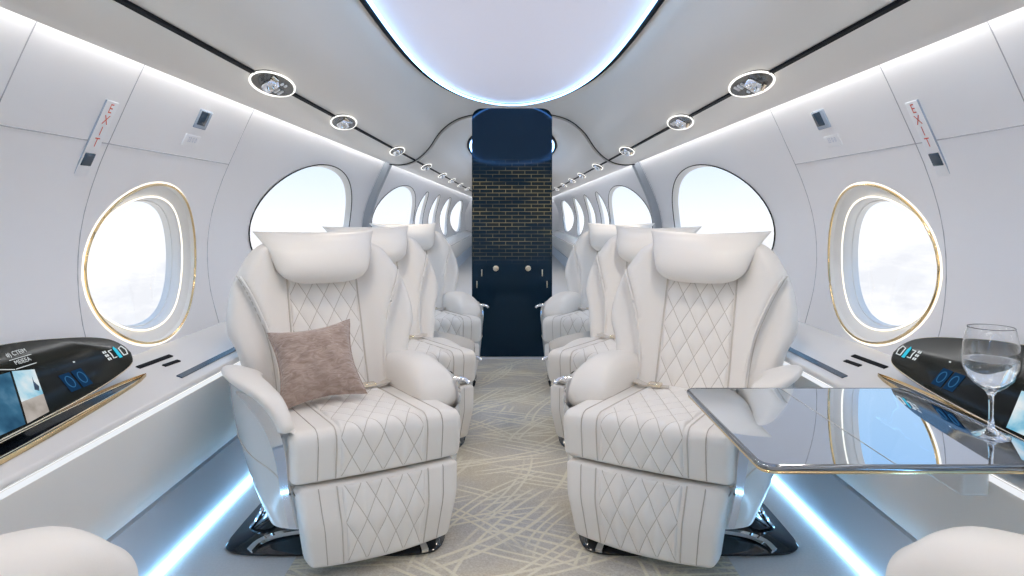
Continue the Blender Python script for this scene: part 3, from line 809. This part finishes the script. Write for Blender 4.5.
# ------------------------------------------------------------------ pillow
def pillow():
    n = 41; hx, hz, T = .133, .136, .055
    def P(u, v, s):
        pin = 1 + .10 * (u * u * v * v)
        x = hx * u * (1 - .07 * (1 - v * v)) ; z = hz * v * (1 - .07 * (1 - u * u))
        d = T * ((1 - u ** 4) * (1 - v ** 4)) ** .55 + .003
        wr = .004 * math.sin(9 * u + 5 * v) * (1 - u ** 4) * (1 - v ** 4)
        return (x * pin, s * d + wr, z * pin)
    a = sheet(lambda u, v: P(u, v, -1), lin(-1, 1, n), lin(-1, 1, n)); b = sheet(lambda u, v: P(u, v, 1), lin(-1, 1, n), lin(-1, 1, n))
    e = empty('pillow'); mesh('cover', join(a, b), M['plush'], e, weld=False)
    lo = [(u, -1) for u in lin(-1, 1, 20)] + [(1, v) for v in lin(-1, 1, 20)[1:]] + [(u, 1) for u in lin(1, -1, 20)[1:]] + [(-1, v) for v in lin(1, -1, 20)[1:-1]]
    mesh('piping', tube([(P(u, v, 1)[0], 0, P(u, v, 1)[2]) for u, v in lo], .0042, 8, closed=True), M['plush'], e)
    return e
pw = pillow(); tag(pw, 'taupe brown plush square pillow lying on the cream armchair', 'pillow')
Rz = Matrix.Rotation(TH, 4, 'Z')
pw.matrix_world = Matrix.Translation((-SX, SY, 0)) @ Rz @ Matrix.Translation((-.108, .066, .588)) @ Matrix.Rotation(math.radians(-12), 4, 'Z') @ Matrix.Rotation(math.radians(-38), 4, 'X') @ Matrix.Rotation(math.radians(-8), 4, 'Y')

# ------------------------------------------------------------------ side displays
def display_frame(side):
    """plane of the screen: origin, u along the console (towards the far end), v up the slope"""
    o = Vector((side * 1.085, 0, .632)); u = Vector((0, 1, 0)); v = Vector((side * 1, 0, 1.22)).normalized(); n = Vector((-side * 1.22, 0, 1)).normalized()
    return o, u, v, n
def fontmesh(txt, size):
    cu = bpy.data.curves.new('txt', 'FONT'); cu.body = txt; cu.size = size; cu.align_x = 'CENTER'; cu.align_y = 'CENTER'
    ob = bpy.data.objects.new('txt', cu); COL.objects.link(ob); bpy.context.view_layer.update()
    dg = bpy.context.evaluated_depsgraph_get(); me = bpy.data.meshes.new_from_object(ob.evaluated_get(dg))
    V = [tuple(v.co) for v in me.vertices]; F = [tuple(p.vertices) for p in me.polygons]
    bpy.data.objects.remove(ob); bpy.data.meshes.remove(me); return V, F

def display(side):
    o, u, v, n = display_frame(side)
    nm = 'left' if side < 0 else 'right'
    E = empty('side_display', (side * 1.09, 1.5, .66))
    E0 = Vector(E.location)
    def W(a, b, c=0): return tuple(o + u * a + v * b + n * c - E0)
    out = [(p[0], p[1]) for p in catmull([(a, b, 0) for a, b in [(2.102, .0915), (2.072, .060), (1.97, .040), (1.79, .022), (1.49, .008), (1.25, .004), (1.0, .02), (.86, .07), (.86, .13), (1.0, .195), (1.3, .232), (1.676, .223), (1.91, .192), (2.04, .160), (2.09, .125), (2.102, .0915)]], 6)[:-1]]
    ins_ = inset(out, .006)
    mesh('screen_body', loft([[W(a, b, -.016) for a, b in ins_], [W(a, b, -.010) for a, b in out], [W(a, b, -.002) for a, b in out], [W(a, b, 0) for a, b in ins_]]), M['screen'], E, sharp=30)
    mesh('bright_edge', tube([W(a, b, -.006) for a, b in out], .0035, 6, closed=True), M['brass'], E)
    # foot that carries the screen on the ledge
    mesh('foot', loft([[tuple(Vector((side * L, y, z)) - E0) for L, z in ((1.148, lz(1.148) + .0012), (1.20, lz(1.20) + .0012), (1.20, .735), (1.152, .688))] for y in (1.05, 1.70)]), M['dark'], E, smooth=False)
    def quad(name, pts, mat, c=.0012): return mesh(name, ([W(a, b, c) for a, b in pts], [tuple(range(len(pts)))]), mat, E, smooth=False)
    def line(name, pts, w, mat, closed=False): return mesh(name, tube([W(a, b, .0015) for a, b in (pts + pts[:1] if closed else pts)], w, 5), mat, E)
    # icons near the tip
    line('home_icon', [(2.058, .090), (2.078, .090), (2.084, .105), (2.076, .120), (2.058, .116)], .0016, M['icon'], True)
    quad('drop_icon', [(2.032, .086), (2.048, .086), (2.049, .114), (2.042, .127), (2.034, .120)], M['cyan'])
    line('bracket_icon', [(2.024, .118), (2.008, .118), (2.011, .105), (2.008, .092), (2.024, .092)], .0015, M['icon'])
    for i in range(3):
        for j in range(2): quad('grid_icon', [(1.982 + .009 * j, .090 + .012 * i), (1.989 + .009 * j, .090 + .012 * i), (1.989 + .009 * j, .098 + .012 * i), (1.982 + .009 * j, .098 + .012 * i)], M['icon'])
    if side < 0:
        quad('map_view', [(1.20, .012), (1.575, .016), (1.642, .148), (1.20, .160)], M['map'])
        quad('sea_picture', [(1.608, .068), (1.683, .068), (1.714, .135), (1.648, .148)], M['photo'], .0016)
        quad('sand_picture', [(1.58, .0155), (1.66, .021), (1.683, .068), (1.608, .068)], M['sand'], .0016)
        quad('diver_mark', [(1.668, .085), (1.678, .078), (1.688, .090), (1.684, .105), (1.692, .122), (1.680, .104)], M['navy'], .002)
        for i in range(4): line('map_line', [(1.30 + .06 * i, .02), (1.34 + .06 * i, .06 + .01 * i), (1.36 + .07 * i, .12)], .0009, M['icon'])
        line('map_line', [(1.20, .178), (1.45, .182), (1.58, .172), (1.66, .150)], .0010, M['icon'])
        for t, sz, a, b in (('#) CTEIM', .017, 1.70, .190), ('MEIEEA', .017, 1.70, .165)):
            V, F = fontmesh(t, sz)
            mesh('screen_text', ([W(a + (p[0] * -side), b + p[1], .002) for p in V], F), M['icon'], E, smooth=False)
        line('underline', [(1.665, .150), (1.735, .150)], .0010, M['icon']); line('underline', [(1.665, .176), (1.74, .176)], .0008, M['icon'])
    else:
        quad('map_view', [(1.20, .010), (1.55, .016), (1.585, .110), (1.20, .125)], M['photo'])
        for i in range(5): line('map_line', [(1.27 + .05 * i, .03), (1.33 + .04 * i, .07), (1.36 + .05 * i, .11 - .01 * i)], .0010, M['icon'])
    for k in (0, 1):
        a0 = 1.79 + .05 * k
        cir = [(a0 + .013 * math.cos(t), .072 + .017 * math.sin(t)) for t in lin(0, 2 * PI, 20)[:-1]]
        quad('dial_tile', [(a0 - .022, .045), (a0 + .020, .045), (a0 + .020, .098), (a0 - .022, .098)], M['dimblue'])
        line('dial_ring', cir, .0012, M['dimring'], True)
    quad('status_light', [(1.85, .118), (1.858, .118), (1.858, .122), (1.85, .122)], M['icon'])
    tag(E, 'black leaf shaped touch screen on the %s ledge%s' % (nm, ' showing a map and sea picture' if side < 0 else ' behind the wine glass'), 'screen')
    # gold edged tray set in the ledge
    T = empty('ledge_tray', (side * 1.0, 1.45, .66)); T0 = Vector(T.location)
    def leaf(k, z, n=26):
        z -= .66
        cen = lambda y: 1.083 + .040 * sstep(.9, 2.15, y)
        ww = lambda y: math.sin(PI * max(0, (2.15 - y)) / 1.30) ** .6 if y < 2.15 else 0
        a = [(y, cen(y) + .020 * k * ww(y)) for y in lin(2.15 - .012 * (1 - k), .87, n)]
        b = [(y, cen(y) - .040 * k * ww(y)) for y in lin(.87, 2.15 - .012 * (1 - k), n)[1:-1]]
        return [tuple(Vector((side * x, y, lz(x) + z)) - T0) for y, x in a + b]
    mesh('tray_rim', loft([leaf(1, .6608), leaf(1.0, .668), leaf(.93, .671), leaf(.86, .668), leaf(.80, .663)], cap=False), M['gold'], T)
    mesh('tray_inlay', loft([leaf(.82, .6608), leaf(.80, .6635)]), M['black'], T, sharp=20)
    l = leaf(.62, .6645)
    mesh('inlay_line', tube(l, .002, 6, closed=True), M['brass'], T)
    tag(T, 'gold rimmed leaf shaped tray let into the %s ledge beside the screen' % nm, 'tray')
display(-1); display(1)

# ------------------------------------------------------------------ wall fittings
def wall_frame(side, y, z):
    dz = .02; t = Vector((side * (wx(z + dz) - wx(z - dz)), 0, 2 * dz)).normalized()
    # local x runs to the viewer's right along the wall, local y up the wall, local z out of it
    ax = Vector((0, 1, 0)) if side < 0 else Vector((0, -1, 0))
    n = ax.cross(t).normalized()
    return Matrix.Translation((side * wx(z), y, z)) @ Matrix((ax, t, n)).transposed().to_4x4()
for side, nm in ((-1, 'left'), (1, 'right')):
    e = empty('exit_sign', mat=wall_frame(side, 2.0, 1.335)); tag(e, 'narrow white emergency sign with red EXIT letters on the %s wall' % nm, 'sign')
    mesh('sign_plate', box(-.030, .030, -.125, .115, -.006, .005, .002), M['white'], e)
    mesh('edge_strip', box(-.032, -.030, -.125, .115, -.006, .0045) if side < 0 else box(.030, .032, -.125, .115, -.006, .0045), M['bezel'], e)
    for ch, yy in zip('EXIT', (.092, .057, .022, -.013)):
        mesh('letter', xf(fontmesh(ch, .040), Matrix.Translation((0, yy, .006))), M['red'], e, smooth=False)
    mesh('dark_window', box(-.023, .023, -.085, -.046, .002, .008, .002), M['navy'], e)
    e = empty('reading_sensor', mat=wall_frame(side, 2.56, 1.462)); tag(e, 'small square dark recessed sensor below the %s light strip' % nm, 'sensor')
    mesh('bezel', box(-.048, .048, -.036, .036, -.015, .006, .004), M['bezel'], e)
    mesh('dark_glass', box(-.040, .022, -.022, .031, .0, .009, .002), M['navy'], e)
    e = empty('wall_placard', mat=wall_frame(side, 2.545, 1.383)); tag(e, 'pale placard with faint grey symbols on the %s wall under the sensor' % nm, 'placard')
    mesh('plate', box(-.058, .058, -.022, .022, -.008, .003, .002), M['white'], e)
    mesh('symbols', xf(fontmesh('33 0 0', .026), Matrix.Translation((0, .003, .004))), M['greyprint'], e, smooth=False)

# ------------------------------------------------------------------ table and glass
TZ = .640
tb = empty('folding_table', (.76, 1.60, TZ)); tag(tb, 'glossy mirror topped table with gold and chrome edge at the right armchair', 'table')
ol = round_poly([(.478 - .76, 1.335 - 1.60), (1.074 - .76, 1.335 - 1.60), (1.074 - .76, 1.918 - 1.60), (.478 - .76, 1.918 - 1.60)], [.035, .01, .01, .03], 8)
i1 = inset(ol, .003)
mesh('table_top', loft([[(x, y, -.016) for x, y in i1], [(x, y, -.013) for x, y in ol], [(x, y, -.003) for x, y in ol], [(x, y, 0) for x, y in i1]]), M['mirror'], tb, sharp=25)
mesh('edge_trim', tube([(x, y, -.0055) for x, y in ol], 1, 10, closed=True, flat=(.0055, .0065, (0, 0, 1))), M['smoke'], tb)
tag(mesh('gold_edge', tube([(x, y, -.015) for x, y in inset(ol, .002)], 1, 8, closed=True, flat=(.004, .0035, (0, 0, 1))), M['gold'], tb), 'gold line under the rim')
mesh('leaf_seam', ribbon([(-.026, -.26, .0005), (-.026, .314, .0005)], .0025, .0012), M['chrome'], tb, smooth=False)
mesh('hinge_arm', box(.02, .22, .02, .08, -.05, -.016, .006), M['chrome'], tb)
mesh('hinge_arm', box(.02, .22, .18, .24, -.05, -.016, .006), M['chrome'], tb)
mesh('slide_bracket', box(.19, .252, -.12, .28, -.12, -.018, .008), M['shell'], tb)

GS = 1.09
g = empty('wine_glass', (1.032, 1.508, TZ + .0006)); tag(g, 'clear stemmed wine glass half full of water on the mirror table', 'wine glass')
gp = [(0, .004), (.032, .003), (.037, .0012), (.0375, .0004), (.037, 0), (.033, .0), (0, .0)]
outp = [(.0318, .0008), (.027, .004), (.014, .008), (.006, .016), (.0042, .035), (.004, .06), (.0048, .078), (.010, .088), (.024, .098), (.038, .114), (.046, .135), (.0475, .155), (.045, .18), (.041, .203), (.0390, .2125), (.0386, .2140), (.0384, .2145)]
inp = [(.0381, .2145), (.0380, .2140), (.0384, .2125), (.0404, .203), (.0443, .18), (.0468, .155), (.0453, .135), (.0373, .1152), (.023, .1005), (.010, .092), (0, .090)]
mesh('glass_body', lathe([(0, 0), (.0305, 0)] + outp + inp, 56), M['glass'], g, sharp=80)
wp = [(0, .0905), (.0098, .0925), (.0228, .101), (.0368, .116), (.0450, .1352), (.0464, .150), (.046, .1508), (0, .1508)]
mesh('water', lathe(wp, 56), M['water'], g, sharp=50)
g.scale = (GS * 1.06, GS * 1.06, GS)

# ------------------------------------------------------------------ camera and view
cam = bpy.data.cameras.new('camera'); co = bpy.data.objects.new('camera', cam); COL.objects.link(co)
co.location = (0, 0, HC); co.rotation_euler = (PI / 2, 0, 0)
cam.sensor_width = 36; cam.lens = 700 / 1024 * 36; cam.shift_y = -75 / 1024; cam.clip_start = .02
SC.camera = co
vs = SC.view_settings
vs.view_transform = 'Standard'; vs.look = 'None'; vs.gamma = 1; vs.exposure = 0.0
try: vs.use_curve_mapping = False
except Exception: pass
SC.cycles.max_bounces = 16; SC.cycles.diffuse_bounces = 6; SC.cycles.glossy_bounces = 5; SC.cycles.transmission_bounces = 16; SC.cycles.transparent_max_bounces = 10
SC.cycles.use_denoising = True
SC.cycles.sample_clamp_indirect = 6
SC.cycles.caustics_refractive = False
